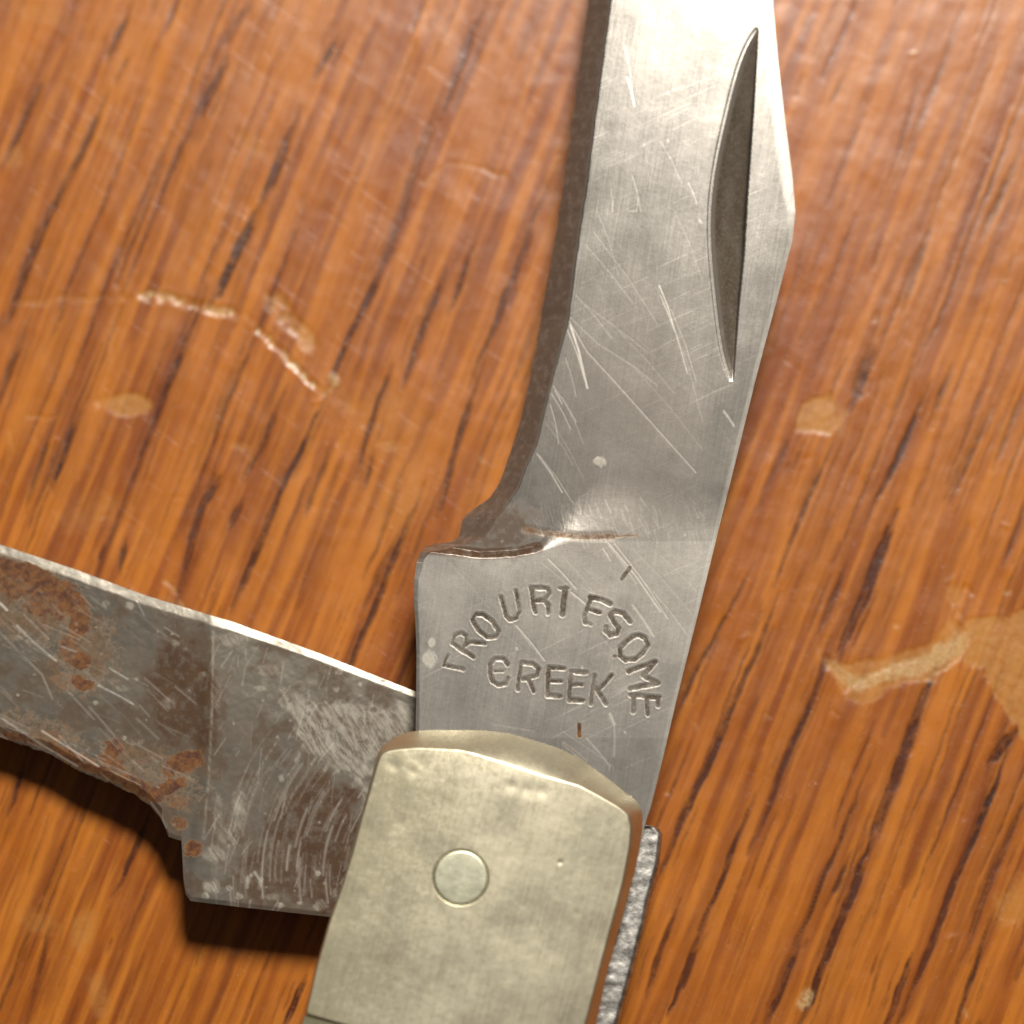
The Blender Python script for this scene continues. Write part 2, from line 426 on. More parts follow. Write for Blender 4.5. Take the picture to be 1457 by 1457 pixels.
def build_table():
    xs = axis(-27.0, 27.0, 0.078, 420.0)
    ys = axis(-26.5, 30.0, 0.078, 420.0)
    X, Y = np.meshgrid(xs, ys)
    shape = X.shape
    px, py = drawn(X.ravel(), Y.ravel(), 0.0)
    x, y = px, py
    n = x.size
    core = (abs(x - 728) < 1100) & (abs(y - 728) < 1150)
    # wobble the lines a little so that no streak is ruler straight
    wx = x + 9 * (fbm(x / 90, y / 90, 5, 3) - 0.5) + 4 * (fbm(x / 14, y / 30, 8, 2) - 0.5)
    wy = y
    gx = x + 11 * (fbm(x / 22, y / 22, 6, 3) - 0.5) + 3 * (fbm(x / 6, y / 6, 7, 2) - 0.5)
    gy = y + 11 * (fbm(x / 22, y / 22, 16, 3) - 0.5) + 3 * (fbm(x / 6, y / 6, 17, 2) - 0.5)
    patch = sstep(0.36, 0.58, fbm(x / 11, y / 11, 18, 3))
    pore = np.zeros(n); red = np.zeros(n); chip = np.zeros(n); worn_glint = np.zeros(n); hgt = np.zeros(n)
    rs = np.random.RandomState(4)
    for (x0, y0, x1, y1, h, s) in STREAKS:
        ux, uy = x1 - x0, y1 - y0
        stroke(pore, wx, wy, [(x0 - .22 * ux, y0 - .22 * uy), (x1 + .22 * ux, y1 + .22 * uy)], h * .7, 5, s * .65, True)
        for k in range(7):                    # a bundle of fibres, none quite as long as the next
            o = rs.uniform(-.9, .9) * h; a = rs.uniform(-.12, .25); b = rs.uniform(.72, 1.15)
            stroke(pore, wx, wy, [(x0 + a * ux + o, y0 + a * uy), (x0 + b * ux + o, y0 + b * uy)], h * rs.uniform(.30, .60), 4, min(1.0, s * rs.uniform(.85, 1.3)), True)
        # broken companions beside the main line
        for k in range(2):
            o = rs.uniform(-20, 20); a, b = sorted(rs.uniform(-0.2, 1.2, 2))
            p = (x0 + (x1 - x0) * a + o, y0 + (y1 - y0) * a); q = (x0 + (x1 - x0) * b + o, y0 + (y1 - y0) * b)
            stroke(pore, wx, wy, [p, q], rs.uniform(1.5, 3.2), 4, s * rs.uniform(.3, .7), True)
        if s > .75:
            o = rs.uniform(-10, 10)
            stroke(red, wx, wy, [(x0 + o, y0 - 40), (x1 + o, y1 + 40)], h * rs.uniform(2.0, 3.4), 22, rs.uniform(.15, .4), True)
    d = np.array([-math.sin(GRAIN), math.cos(GRAIN)])
    for k in range(900):                         # the fine short pores everywhere, also outside the frame
        c = rs.uniform(-700, 2150, 2); L = rs.uniform(20, 170)
        s = rs.uniform(.15, .5)
        stroke(pore, wx, wy, [tuple(c - d * L / 2), tuple(c + d * L / 2)], rs.uniform(1.2, 3.6), 4.5, s, True)
    for k in range(230):                         # long thin lines
        c = rs.uniform(-500, 1950, 2); L = rs.uniform(160, 620)
        stroke(pore, wx, wy, [tuple(c - d * L / 2), tuple(c + d * L / 2)], rs.uniform(1.0, 3.0), 4, rs.uniform(.25, .75), True)
    for k in range(520):
        c = rs.uniform(-700, 2150, 2); L = rs.uniform(120, 640)
        stroke(red, wx, wy, [tuple(c - d * L / 2), tuple(c + d * L / 2)], rs.uniform(2, 10), 9, rs.uniform(.12, .55), True)
    u = (x * math.cos(GRAIN) + y * math.sin(GRAIN)); v = (-x * math.sin(GRAIN) + y * math.cos(GRAIN))
    band = 0.5 * fbm(u / 26, v / 420, 60, 4) + 0.5 * fbm(u / 9, v / 260, 63, 3)
    # breaks in the pores
    pore *= 0.75 + 0.35 * sstep(0.34, 0.52, fbm(u / 7, v / 16, 77, 3))
    # --- damage to the varnish: dents, lifted flakes and scratches
    def groove(pts, half, soft, depth, pale=0.0, wear_glint=0.0):
        a = np.zeros(n); stroke(a, gx, gy, pts, half, soft * 1.3)
        hgt[:] -= a * depth * 0.17 * (.4 + .6 * patch)
        b = np.zeros(n); stroke(b, gx, gy, pts, half * 2.2, soft * 1.6); hgt[:] += (b - a) * depth * 0.02
        chip[:] = np.maximum(chip, a * pale * (.5 + .5 * patch)); worn_glint[:] = np.maximum(worn_glint, a * wear_glint * patch)  # second mask paints the groove's bright glints
    groove([(30,430),(90,424),(135,421),(180,427)], 5, 8, .06, .35)
    groove([(205,421),(240,424),(275,432),(300,438),(330,445)], 6, 7, .20, .5, .7)
    groove([(332,446),(352,452),(366,462)], 4, 6, .08, .4)
    groove([(366,468),(395,495),(430,530),(448,548)], 4.5, 5, .26, .5, .95)
    groove([(448,548),(462,558),(472,548)], 4, 5, .08, .3, .2)
    groove([(390,425),(402,442),(425,466),(440,485)], 11, 10, .14, .55, .25)
    groove([(472,536),(474,544)], 6, 4, -.12, .3, .7)
    groove([(480,560),(520,600)], 12, 16, .05, .35)
    groove([(180,300),(172,360),(168,440),(150,540)], 5, 8, .05, .25)
    groove([(20,640),(16,610),(40,594),(80,592)], 3, 5, .05, .45)
    groove([(140,575),(150,568)], 4, 6, .06, .5)
    groove([(235,828),(252,850),(266,870)], 3, 4, .06, .55, .2)
    groove([(600,262),(640,230),(720,250)], 3, 5, .05, .3, .2)
    blob(chip, x, y, 183, 575, 33, 17, .05, .95, .18, .16, 12)
    blob(chip, x, y, 555, 635, 20, 10, .2, .55, .4, .5, 13)
    blob(chip, x, y, 342, 634, 14, 6, .1, .5, .4, .4, 14)
    blob(chip, x, y, 125, 728, 55, 22, -.3, .28, .6, .6, 15)
    blob(chip, x, y, 118, 1322, 16, 26, .2, .55, .5, .4, 16)
    blob(chip, x, y, 140, 1418, 14, 28, -.15, .55, .5, .4, 17)
    blob(chip, x, y, 52, 1312, 26, 14, .3, .35, .5, .5, 18)
    blob(chip, x, y, 60, 18, 60, 12, .3, .3, .6, .6, 19)
    blob(chip, x, y, 570, 700, 40, 60, .3, .25, .7, .6, 20)
    blob(chip, x, y, 560, 600, 60, 50, .4, .25, .7, .6, 21)
    blob(chip, x, y, 1357, 846, 16, 12, .5, .55, .4, .5, 22)
    blob(chip, x, y, 1440, 1285, 22, 36, .5, .6, .4, .5, 23)
    blob(worn_glint, x, y, 1146, 1422, 9, 16, .4, .7, .4, .4, 24)
    blob(chip, x, y, 360, 205, 30, 12, .6, .3, .5, .5, 25)
    blob(chip, x, y, 165, 200, 26, 10, .6, .3, .5, .5, 26)
    blob(chip, x, y, 20, 222, 16, 16, .6, .4, .5, .5, 27)
    polyblob(chip, x, y, [(1128,612),(1146,566),(1184,562),(1192,610),(1180,618)], 2.5, .9, 6, 31)
    polyblob(worn_glint, x, y, [(1186,566),(1208,590),(1200,622),(1190,612)], 5, .25, 4, 32)
    polyblob(chip, x, y, [(1170,934),(1196,944),(1230,940),(1290,925),(1335,905),(1352,876),(1372,888),(1392,905),(1376,930),(1330,968),(1280,975),(1228,1000),(1200,990)], 4, .75, 8, 33, 14)
    polyblob(worn_glint, x, y, [(1172,936),(1200,952),(1228,962),(1300,938),(1350,908),(1380,896),(1372,930),(1320,960),(1270,966),(1215,985)], 5, .75, 9, 34, 9)  # highlights painted over the long chip
    polyblob(chip, x, y, [(1374,884),(1400,878),(1480,862),(1600,900),(1560,1060),(1462,1050),(1430,1015),(1405,975),(1398,945),(1372,945)], 2.5, .9, 12, 35, 16)
    hgt -= 0.020 * chip * (0.5 + fbm(x / 12, y / 12, 40, 3))
    groove([(1172,934),(1190,958),(1205,978)], 5, 6, .16, .2, .4)
    groove([(1205,980),(1240,958),(1300,935)], 3, 5, .12, 0, .5)
    groove([(1320,962),(1365,935),(1385,890)], 4, 6, .14, 0, .4)
    groove([(1350,850),(1375,885)], 3, 5, .08, .3, .1)
    for k in range(110):                         # small dings all over the varnish
        c = rs.uniform(-300, 1750, 2); L = rs.uniform(2, 16); a = rs.uniform(0, 6.28)
        q = c + L * np.array([math.cos(a), math.sin(a)])
        aa = np.zeros(n); stroke(aa, wx, wy, [tuple(c), tuple(q)], rs.uniform(1.5, 3.5), 4)
        hgt += aa * rs.uniform(-.03, .025)
        np.maximum(worn_glint, aa * rs.choice([0, 0, .2, .3]), out=worn_glint)
    hgt = hgt + 0.05 * (fbm(x / 60, y / 60, 91, 3) - 0.5) - 0.02 * pore
    hgt = np.where(core, hgt, 0.0) - 0.03
    V = np.stack([X.ravel(), Y.ravel(), hgt], -1)
    R, C = shape
    idx = np.arange(R * C).reshape(R, C)
    q = np.stack([idx[:-1, :-1], idx[:-1, 1:], idx[1:, 1:], idx[1:, :-1]], -1).reshape(-1, 4)
    me = mesh_from('table_top', V, q, (), dict(pore=pore, red=red, chip=chip, worn_glint=worn_glint, band=band))
    o = link('table_top', me, M_WOOD)
    o['kind'] = 'structure'
    o['label'] = 'orange brown varnished oak table top with scratches and chips'
    return o

build_table()

# ------------------------------------------------------------------ the pocket knife
knife = bpy.data.objects.new('pocket_knife', None)
S.collection.objects.link(knife)
knife.location = tuple(world(655, 1249, 0.0) * MM)
knife.empty_display_size = 0.01
knife['label'] = 'old open folding pocket knife with two blades lying on the varnished oak table'
knife['category'] = 'pocket knife'
bpy.context.view_layer.update()

Z_MAIN, Z_MAIN_LOW = 4.80, 3.05
Z_SEC, Z_SEC_LOW = 2.92, 1.50
Z_BOL = 6.25

def C1(*p): return [(580 + .2059 * a, 680 + .2059 * b) for a, b in p]
def C2(*p): return [(750 + .2059 * a, 780 + .2059 * b) for a, b in p]
LETTERS = [   # half width, strength, strokes: the stamped maker's name on the tang
 (2.2,.75,C1((250,1298),(262,1255),(276,1226))),(2.2,.8,C1((262,1296),(385,1325))),
 (2.4,1,C1((306,1146),(380,1195),(455,1242))),(2.2,.9,C1((306,1146),(322,1092),(365,1068),(402,1092),(402,1130),(380,1185))),(2.3,.9,C1((388,1165),(430,1140),(535,1146))),
 (2.5,1,C1((445,980),(468,944),(520,944),(585,992),(628,1058),(606,1098),(550,1104),(486,1052),(445,980))),
 (2.4,1,C1((642,822),(660,890),(682,958),(712,984),(750,972),(770,925),(762,850),(748,782))),
 (2.6,1,C1((856,764),(866,850),(882,930))),(2.4,1,C1((850,760),(965,764))),(2.4,1,C1((965,764),(978,800),(945,842),(888,850))),(2.5,.9,C1((945,846),(976,884),(970,936))),
 (3.4,1,C1((1090,768),(1078,850),(1068,946))),(2.0,.7,C1((1050,765),(1110,765))),
 (3.0,1,C2((432,338),(500,352),(572,384))),(2.6,1,C2((440,340),(415,420),(395,470),(400,520))),(2.4,.9,C2((425,425),(505,446))),(1.8,.5,C2((398,505),(440,530))),
 (2.8,1,C2((712,512),(662,450),(608,434),(578,462),(598,512),(632,556),(620,594),(572,604),(538,574),(546,546))),
 (2.8,1,C2((770,602),(818,622),(834,672),(800,724),(742,770),(682,774),(642,742),(642,690),(680,650),(738,606),(770,602))),
 (2.9,1,C2((700,852),(790,818),(886,786),(800,882),(906,934),(710,970))),
 (3.0,1,C2((714,1016),(910,1032))),(2.9,1,C2((735,1020),(735,1130))),(2.9,1,C2((830,1030),(832,1150))),(2.8,1,C2((905,1032),(905,1092))),
 (2.6,1,C1((692,1292),(664,1254),(604,1250),(567,1290),(570,1350),(586,1408),(622,1432),(676,1424),(692,1388))),(1.8,.6,C1((602,1336),(662,1336))),
 (2.6,1,C1((784,1282),(772,1370),(760,1462))),(2.6,1,C1((784,1280),(868,1286),(908,1320),(888,1370),(800,1390))),(2.5,.9,C1((832,1392),(870,1476))),
 (2.6,1,C2((147,825),(140,1020))),(2.5,1,C2((147,825),(256,832))),(2.3,.9,C2((148,920),(236,920))),(2.5,1,C2((140,1020),(230,1022))),
 (2.6,1,C2((300,856),(290,1050))),(2.5,1,C2((300,856),(408,860))),(2.3,.9,C2((296,945),(380,945))),(2.5,1,C2((290,1050),(385,1055))),
 (2.6,1,C2((466,880),(440,1075))),(2.5,1,C2((585,880),(488,988))),(2.5,1,C2((476,968),(546,1080))),
]

def build_main_blade():
    L = np.array([(1030,-860),(1000,-820),(960,-700),(918,-500),(880,-300),(858,-150),(837,0),(816.6,154),(803,257),(786,360),(777,405),(766,475),(752.5,543),(741,596),(726,645),(711,687),(703,699),(697,708),(679,721),(664,732.5),(658,740),(656,750),(652,764),(645,770.6),(621,774),(607,777),(599,786),(593.4,797),(589.5,824),(589,855),(591,886),(592.6,927),(592.2,980),(591,1060),(600,1180),(620,1330)], float)
    B = np.array([(1034,-860),(1010,-820),(985,-700),(948,-500),(912,-300),(891,-150),(870.6,0),(851,144),(837,254),(820,371),(811,440),(809,457),(786.5,540),(764,634),(749,665),(738,695),(722,720),(706,738),(698,752),(690,764),(672,774),(640,780),(611,786),(604,797),(596,824),(594,855),(596,886),(597,927),(597,980),(596,1060),(606,1180),(626,1330)], float)
    R = np.array([(1036,-860),(1042,-800),(1055,-600),(1068,-400),(1083,-200),(1099,0),(1107,86),(1117,172),(1127,247),(1131.7,302),(1127,343),(1103,435),(1077,532),(1046.5,657),(1023,751),(1016,780),(997,858),(979.5,928),(961.5,1000),(943.5,1078),(926,1148),(919,1168),(905,1230),(880,1330)], float)
    rows = np.concatenate([np.arange(-860, -10, 14.0), np.arange(-10, 690, 2.0), np.arange(690, 800, 0.8), np.arange(800, 1090, 1.5), np.arange(1090, 1331, 10.0)])
    xl, xb, xr = (np.interp(rows, Q[:, 1], Q[:, 0]) for Q in (L, B, R))
    wl = 2.2 * (fbm(rows / 25, rows * 0, 41, 3) - 0.5)
    xl = xl + wl * (rows < 700)
    xb = np.maximum(xb + 1.6 * (fbm(rows / 14, rows * 0, 43, 3) - 0.5), xl + 0.6)
    nb, nm = 14, 270
    cb = np.linspace(0, 1, nb, endpoint=False)
    cm = np.linspace(0, 1, nm)
    xx = np.concatenate([xl[:, None] + (xb - xl)[:, None] * cb, xb[:, None] + (xr - xb)[:, None] * cm], 1)
    yy = np.repeat(rows[:, None], nb + nm, 1)
    shp = xx.shape
    x, y = xx.ravel(), yy.ravel()
    XL, XB, XR = (np.repeat(q[:, None], nb + nm, 1).ravel() for q in (xl, xb, xr))
    # plunge line between tang and ground face
    PL = np.array([(560,780),(600,785),(642,789),(683,795),(724,793),(759,788),(786,781),(817,770),(868,767),(930,764),(1009,760),(1060,756)], float)
    yp = np.interp(x, PL[:, 0], PL[:, 1]) + 2.5 * (fbm(x / 12, y / 12, 21, 3) - 0.5)
    g = sstep(0, 1, (yp - y) / np.interp(x, [600, 760, 860, 1000], [9, 11, 95, 80]))
    v = np.clip((XR - x) / (XR - XB), 0, 1)
    sx = 0.03 * (1062 - 0.12 * (y - 302) - x)
    ground = Z_MAIN - 0.145 - 0.0046 * sx * np.abs(sx)
    ground = np.where(sx < 0, Z_MAIN - 0.098 - 0.0060 * sx * sx, Z_MAIN - 0.098 - 0.0034 * sx * sx)
    tang = Z_MAIN - 0.012 * 0.03 * np.clip(1050 - y, 0, 280) - 0.004 * 0.03 * np.clip(x - 780, 0, 300) ** 2 / 260.0
    z = tang * (1 - g) + ground * g
    # shallow hollow along the plunge
    a = np.zeros(x.size)
    stroke(a, x, y, [(748,753),(785,760),(830,764),(872,763)], 5.5, 8)
    z -= a * 0.006
    rust = a * 0.46  # reddish brown band coloured into the hollow
    stroke(rust, x, y, [(872,763),(905,762)], 3, 6, .45)
    # edge bevel
    w = np.clip((XB - x) / (XB - XL), 0, 1)
    z -= w * (XB - XL) * 0.03 * np.interp(y, [-900, 690, 780, 800], [0.95, 0.95, 0.75, 0.12]) * (0.9 + 0.1 * w)
    # rounded spine and clip edge
    dr = XR - x
    cw = np.interp(y, [-900, 240, 320, 600, 800, 1200], [20, 20, 9, 6, 5, 5])
    k = np.clip(1 - dr / cw, 0, 1)
    z -= k * k * cw * 0.03 * 0.07
    edge_glare = np.clip(1 - dr / np.interp(y, [-900, 260, 330, 1200], [22, 20, 8, 6]), 0, 1) * (0.55 + 0.45 * fbm(x / 9, y / 14, 93, 3))  # lamp glare along spine and clip edge, painted as lighter colour
    # nail nick
    A = np.array([(1079,41),(1060,72),(1043,130),(1029.5,182),(1017.5,237),(1013,281),(1011.6,343),(1014,395),(1022.5,463),(1030,506),(1043,541.6)], float)
    T = np.array([(1079,41),(1072.5,154),(1064,274.5),(1058.6,360),(1051.8,429),(1046.5,494),(1043,541.6)], float)
    xa, xs = np.interp(y, np.linspace(41, 541.6, 60), np.polyval(np.polyfit((A[:, 1] - 290) / 250, A[:, 0], 6), (np.linspace(41, 541.6, 60) - 290) / 250)), np.interp(y, T[:, 1], T[:, 0])
    inn = (y > 41) & (y < 541) & (x > xa) & (x < xs)
    dep = np.where(inn, np.minimum((x - xa) * 0.03 * 0.62, np.clip(xs - x, 0, 4) * 0.3), 0)
    z -= np.minimum(dep, 1.0)
    lip = np.where((y > 41) & (y < 541), np.exp(-((x - xa + 2.2) / 2.0) ** 2), 0)
    z -= lip * 0.02
    bright_lip = np.where((y > 46) & (y < 537), np.exp(-((x - xa + 1.2) / 1.3) ** 2), 0)  # bright rim coloured pale along the nick's curved lip
    grime_shade = np.where(inn, (0.75 + 0.3 * fbm(x / 14, y / 40, 90, 3)) * sstep(0, 9, x - xa), 0.0)  # dirt in the nick, its dark slope also painted into the colour
    patina_reflection = np.where(inn, 0.5, 0.0)
    scuff = np.zeros(x.size); scr = np.zeros(x.size)
    scr = np.maximum(np.maximum(scr, 0.25 * bright_lip), 0.8 * edge_glare)
    for (bx, by, bw, bh) in [(1052,200,3,9),(1056,290,4,16),(1050,330,5,8),(1038,350,6,14),(1042,455,4,10),(1030,470,5,9)]: blob(scuff, x, y, bx, by, bw, bh, 0, .45, .5, .6, 58, 6)
    blob(scuff, x, y, 1040, 412, 6, 12, 0, .8, .4, .4, 55)
    # brown choil, and the wood's reflection painted brown on the edge bevel
    patina_reflection = np.maximum(patina_reflection, 0.85 * sstep(0.0, 0.12, w) * (y < 800))
    blob(patina_reflection, x, y, 705, 752, 62, 40, 0, .85, .5, .5, 56)
    stroke(patina_reflection, x, y, [(604,780),(645,783),(690,787),(730,785),(765,778)], 9, 8, 1.0)
    blob(patina_reflection, x, y, 880, 600, 150, 190, .15, .34, .7, .35, 57, 60)  # broad brown tone that darkens the middle of the ground face
    # stamped letters
    rim = np.zeros(x.size); cut = np.zeros(x.size)
    jx = x + 2.0 * (fbm(x / 8, y / 8, 301, 2) - 0.5); jy = y + 2.0 * (fbm(x / 8, y / 8, 302, 2) - 0.5)
    for h, s, pts in LETTERS:
        stroke(cut, jx, jy, pts, h * 1.12, 2.6, s)
        stroke(rim, jx, jy, pts, h + 2.6, 3.0, s)
    z -= cut * 0.010 * (0.75 + 0.5 * fbm(x / 10, y / 10, 71, 2))
    z += np.clip(rim - cut, 0, 1) * 0.002
    grime_shade = np.maximum(grime_shade, sstep(0.04, 0.6, cut) * (0.66 + 0.5 * fbm(x / 16, y / 16, 72, 3)))
    # specks
    stroke(grime_shade, jx, jy, [(896,808),(885,823)], 3.6, 3, .95)
    stroke(rust, jx, jy, [(824,1031),(824,1047)], 3.0, 3, .8)
    stroke(grime_shade, jx, jy, [(802,1058),(832,1082)], 1.6, 3, .8)
    blob(grime_shade, x, y, 874.6, 933, 4, 3, 0, .9, .4, .3, 61)
    blob(scuff, x, y, 853.7, 657.5, 8.5, 6.5, .2, 1, .2, .3, 62, 5)
    z += 0.004 * (np.hypot((x - 853.7) / 8.5, (y - 657.5) / 6.5) < 1)
    # scratches
    def sc(pts, half=1.0, s=1.0):
        stroke(scr, x, y, pts, half * .55, 1.5, s * .62)
    sc([(809,455),(835,500),(872,540),(930,605),(990,672)], 1.1, .8)
    sc([(812,452),(850,488),(900,520),(935,548)], .9, .5)
    sc([(812,462),(824,500),(836,552)], 2.6, .9); sc([(808,470),(822,505),(832,540)], 1.2, .8)
    sc([(895,300),(905,300)], .8, .4)
    for (x0, y0, x1, y1, h, s) in [(788,550,820,600,1.1,.7),(785,560,812,610,1,.8),(783,575,795,630,1,.8),(790,556,800,575,1.2,.8),(800,565,830,630,.9,.5),(805,510,820,565,.9,.6),
        (764,645,800,700,1.6,.8),(768,648,815,715,1,.7),(776,600,815,660,.8,.4),(785,600,830,680,.7,.4),(938,405,960,470,1.3,.8),(940,420,978,530,1.1,.7),(955,440,990,540,.8,.5),(945,430,1000,600,.7,.35),
        (893,110,903,150,2.0,.7),(888,60,900,130,1.2,.4),(908,280,906,300,1,.5),(850,300,880,390,.7,.4),(835,350,900,430,.7,.45),(845,330,935,460,.7,.4),(820,420,870,480,.8,.5),(828,430,920,500,.8,.4),
        (940,200,970,260,.8,.35),(980,260,992,290,1,.5),(900,250,912,300,1,.4),(870,270,872,300,1,.4),(960,300,1000,400,.6,.3),(1030,585,1044,605,3,.5),(880,470,960,560,.6,.4),(900,520,1000,640,.6,.35),
        (858,780,868,797,1.3,.8),(866,772,940,870,1.6,.8),(874,772,950,880,1.2,.7),(862,770,905,830,1.1,.5),(780,795,820,838,1.4,.8),(770,800,812,836,.9,.4),(812,842,845,870,1.8,.9),(800,790,850,850,.7,.4),(910,820,980,905,.9,.5),
        (735,890,775,940,1.5,.9),(725,880,760,925,.7,.5),(760,740,775,765,1,.5),(830,835,890,880,.8,.35),(900,860,930,905,3,.5),(850,900,900,960,.7,.35),(640,800,700,870,.6,.3),(650,920,720,1000,.6,.25),
        (690,880,740,920,.6,.3),(868,1015,874,1030,4,.6),(873,1025,874,1075,2.4,.45),(835,1050,868,1090,2.4,.5),(800,1040,880,1095,1,.4),(700,1030,760,1040,1.2,.4),(900,780,990,880,.7,.35),(940,790,1000,850,.7,.3)]:
        sc([(x0, y0), ((x0 + x1) / 2 + (y1 - y0) * .03, (y0 + y1) / 2), (x1, y1)], h, s)
    rs = np.random.RandomState(12)
    for k in range(110):                                   # the short rubbed marks just above the plunge line
        cx = rs.uniform(760, 1005); cy = rs.uniform(705, 758)
        sc([(cx, cy), (cx + rs.uniform(2, 9), cy + rs.uniform(8, 26))], rs.uniform(.6, 2.2), rs.uniform(.08, .30))
    for k in range(420):                                  # fine wear
        cx = rs.uniform(600, 1120); cy = rs.uniform(-20, 1100); Ln = rs.uniform(15, 90); an = math.radians(rs.choice([60, 52, 78, 84, 45]) + rs.uniform(-6, 6))
        sc([(cx, cy), (cx + Ln * math.cos(an), cy + Ln * math.sin(an))], rs.uniform(.4, .7), rs.uniform(.04, .16))
    for k in range(30):
        cx = rs.uniform(600, 1110); cy = rs.uniform(0, 1090)
        blob(scuff, x, y, cx, cy, rs.uniform(1.2, 2.4), rs.uniform(1.2, 2.4), 0, rs.uniform(.2, .7), .4, .3, k)
    blob(scuff, x, y, 612, 938, 8, 11, 0, 1, .4, .5, 63); blob(scuff, x, y, 614, 915, 4, 6, 0, 1, .4, .5, 64)
    scr *= (1 - 0.8 * np.clip(inn, 0, 1))
    z -= scr * 0.004
    z += 0.010 * (fbm(x / 120, y / 120, 81, 2) - 0.5) + 0.002 * (fbm(x / 22, y / 22, 82, 3) - 0.5)
    # soft corner of the tang
    top = world(x, y, z).reshape(shp + (3,))
    zl = np.minimum(Z_MAIN_LOW, top[:, 0, 2] - 0.05)
    la = top[:, 0].copy(); la[:, 2] = zl
    lb = top[:, -1].copy(); lb[:, 2] = Z_MAIN_LOW
    lb[:, 0] -= 0.0
    rs_ = lambda q: q.reshape(shp)
    me = profile_mesh('blade', top, la, lb, dict(rust=rs_(rust), patina_reflection=rs_(patina_reflection), scuff=rs_(scuff), scratch_glint=rs_(scr), grime_shade=rs_(grime_shade), ground=rs_(g)))
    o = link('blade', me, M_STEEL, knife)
    o['label'] = 'bright scratched steel blade with a nail nick and stamped tang'
    return o

def build_secondary_blade():
    Tp = np.array([(-900,470),(-700,540),(-300,675),(0,774.7),(103,808.7),(206,846.8),(300,875.6),(329,884),(453,929),(589,983),(760,1050)], float)
    Bt = np.array([(-900,480),(-840,640),(-700,790),(-450,930),(-200,1000),(0,1049),(62,1069),(123.5,1102),(177,1123),(214,1145),(231,1168),(236,1180),(240,1190),(250,1194),(258,1197),(259.5,1225),(261,1256),(264,1272),(271,1282),(345,1291),(464,1304),(600,1318),(760,1320)], float)
    cols = np.concatenate([np.arange(-900, -10, 15.0), np.arange(-10, 228, 1.8), np.arange(228, 276, 0.6), np.arange(276, 560, 1.8), np.arange(560, 761, 10.0)])
    yt, yb = np.interp(cols, Tp[:, 0], Tp[:, 1]), np.interp(cols, Bt[:, 0], Bt[:, 1])
    yb = yb + 5 * (fbm(cols / 12, cols * 0, 45, 3) - 0.5) * (cols < 262) * (cols > 20)
    nm = 230
    c = np.linspace(0, 1, nm); c = 0.5 * c + 0.5 * (0.5 - 0.5 * np.cos(np.pi * c))
    yy = yb[:, None] + (yt - yb)[:, None] * c
    xx = np.repeat(cols[:, None], nm, 1)
    shp = xx.shape
    x, y = xx.ravel(), yy.ravel()
    YT, YB = np.repeat(yt[:, None], nm, 1).ravel(), np.repeat(yb[:, None], nm, 1).ravel()
    xp = np.interp(y, [870, 921, 1000, 1110, 1193, 1250], [305, 303, 302, 296, 288, 276]) + 3 * (fbm(x / 9, y / 9, 22, 3) - 0.5)
    g = sstep(0, 1, (xp - x) / 20)
    v = np.clip((y - YT) / np.interp(x, [-900, 0, 260, 760], [260, 275, 300, 300]), 0, 1.3)
    z = Z_SEC - g * (0.012 + 0.13 * v)
    sink = 0.60 * (1 - np.exp(-np.clip(300 - x, 0, 2000) / 280.0))
    z -= sink
    z -= (1 - g) * 0.10 * sstep(0.35, 1.0, v)
    db, dt = YB - y, y - YT
    bw = np.where(x < 230, 16.0, 6.0)
    k = np.clip(1 - db / bw, 0, 1); z -= k * bw * 0.03 * np.where(x < 230, 0.55, 0.3)
    cw = np.interp(x, [-900, 0, 300, 420, 600], [15, 15, 14, 11, 9])
    k = np.clip(1 - dt / cw, 0, 1); z -= k * cw * 0.03 * 0.14
    n = x.size
    rust, pat, scuff, scr, grime_shade = (np.zeros(n) for _ in range(5))
    for i, (cx, cy, rx, ry, an, a) in enumerate([(40,860,90,60,.3,.36),(120,930,60,70,.2,.34),(220,1100,90,40,.4,.36),(60,1040,90,24,.3,.36),(5,806,34,12,.3,.9),(45,816,30,14,.3,1),(78,836,34,15,.3,1),(103,856,22,18,.2,1),(113,886,15,20,.2,1),(60,858,45,10,.35,.5),(116,942,13,13,0,1),(118,972,17,10,.4,.9),(100,925,18,26,.1,.55),
            (90,968,26,12,.4,.4),(20,830,60,26,.3,.62),(70,860,40,26,.3,.6),(200,1120,40,14,.5,.7),(120,1085,60,10,.45,.7),(163,1066,14,14,0,.8),(160,1085,22,9,.4,.75),(262,1086,28,15,-.4,.95),(236,1122,30,10,-.4,1),(152,1102,18,7,.4,.9),(275,1208,14,12,0,1),(255,1170,14,10,.3,.6),(103,1086,14,6,.4,.7),(30,1050,40,8,.3,.6),
            (-60,800,70,30,.3,.9),(-150,900,60,40,.3,.8),(75,1046,16,8,.4,.5),(250,1140,20,12,0,.5)]):
        blob(rust, x, y, cx, cy, rx, ry, an, a, .45, .5, 100 + i, 8.0)
    for i, (cx, cy, rx, ry, an, a) in enumerate([(258,985,62,95,.15,1),(285,1010,30,90,0,1),(210,1040,60,50,.3,.8),(275,935,30,40,0,.85),(190,960,40,40,.4,.5),(455,1190,90,95,.1,1),(400,1230,70,70,.1,.95),(350,1120,36,70,.1,.55),(330,1200,50,60,0,.5),(490,1270,60,40,0,1),
            (345,1040,45,28,.1,.5),(430,1150,40,50,.2,.8),(250,1150,28,30,.2,.6),(-100,950,80,60,.3,.5)]):
        blob(pat, x, y, cx, cy, rx, ry, an, a, .4, .45, 150 + i, 24.0)
    polyblob(scuff, x, y, [(395,985),(440,1000),(500,1000),(560,1010),(588,1000),(588,1036),(560,1050),(530,1085),(515,1118),(490,1100),(455,1075),(430,1062),(420,1030)], 8, .8, 14, 160, 10)
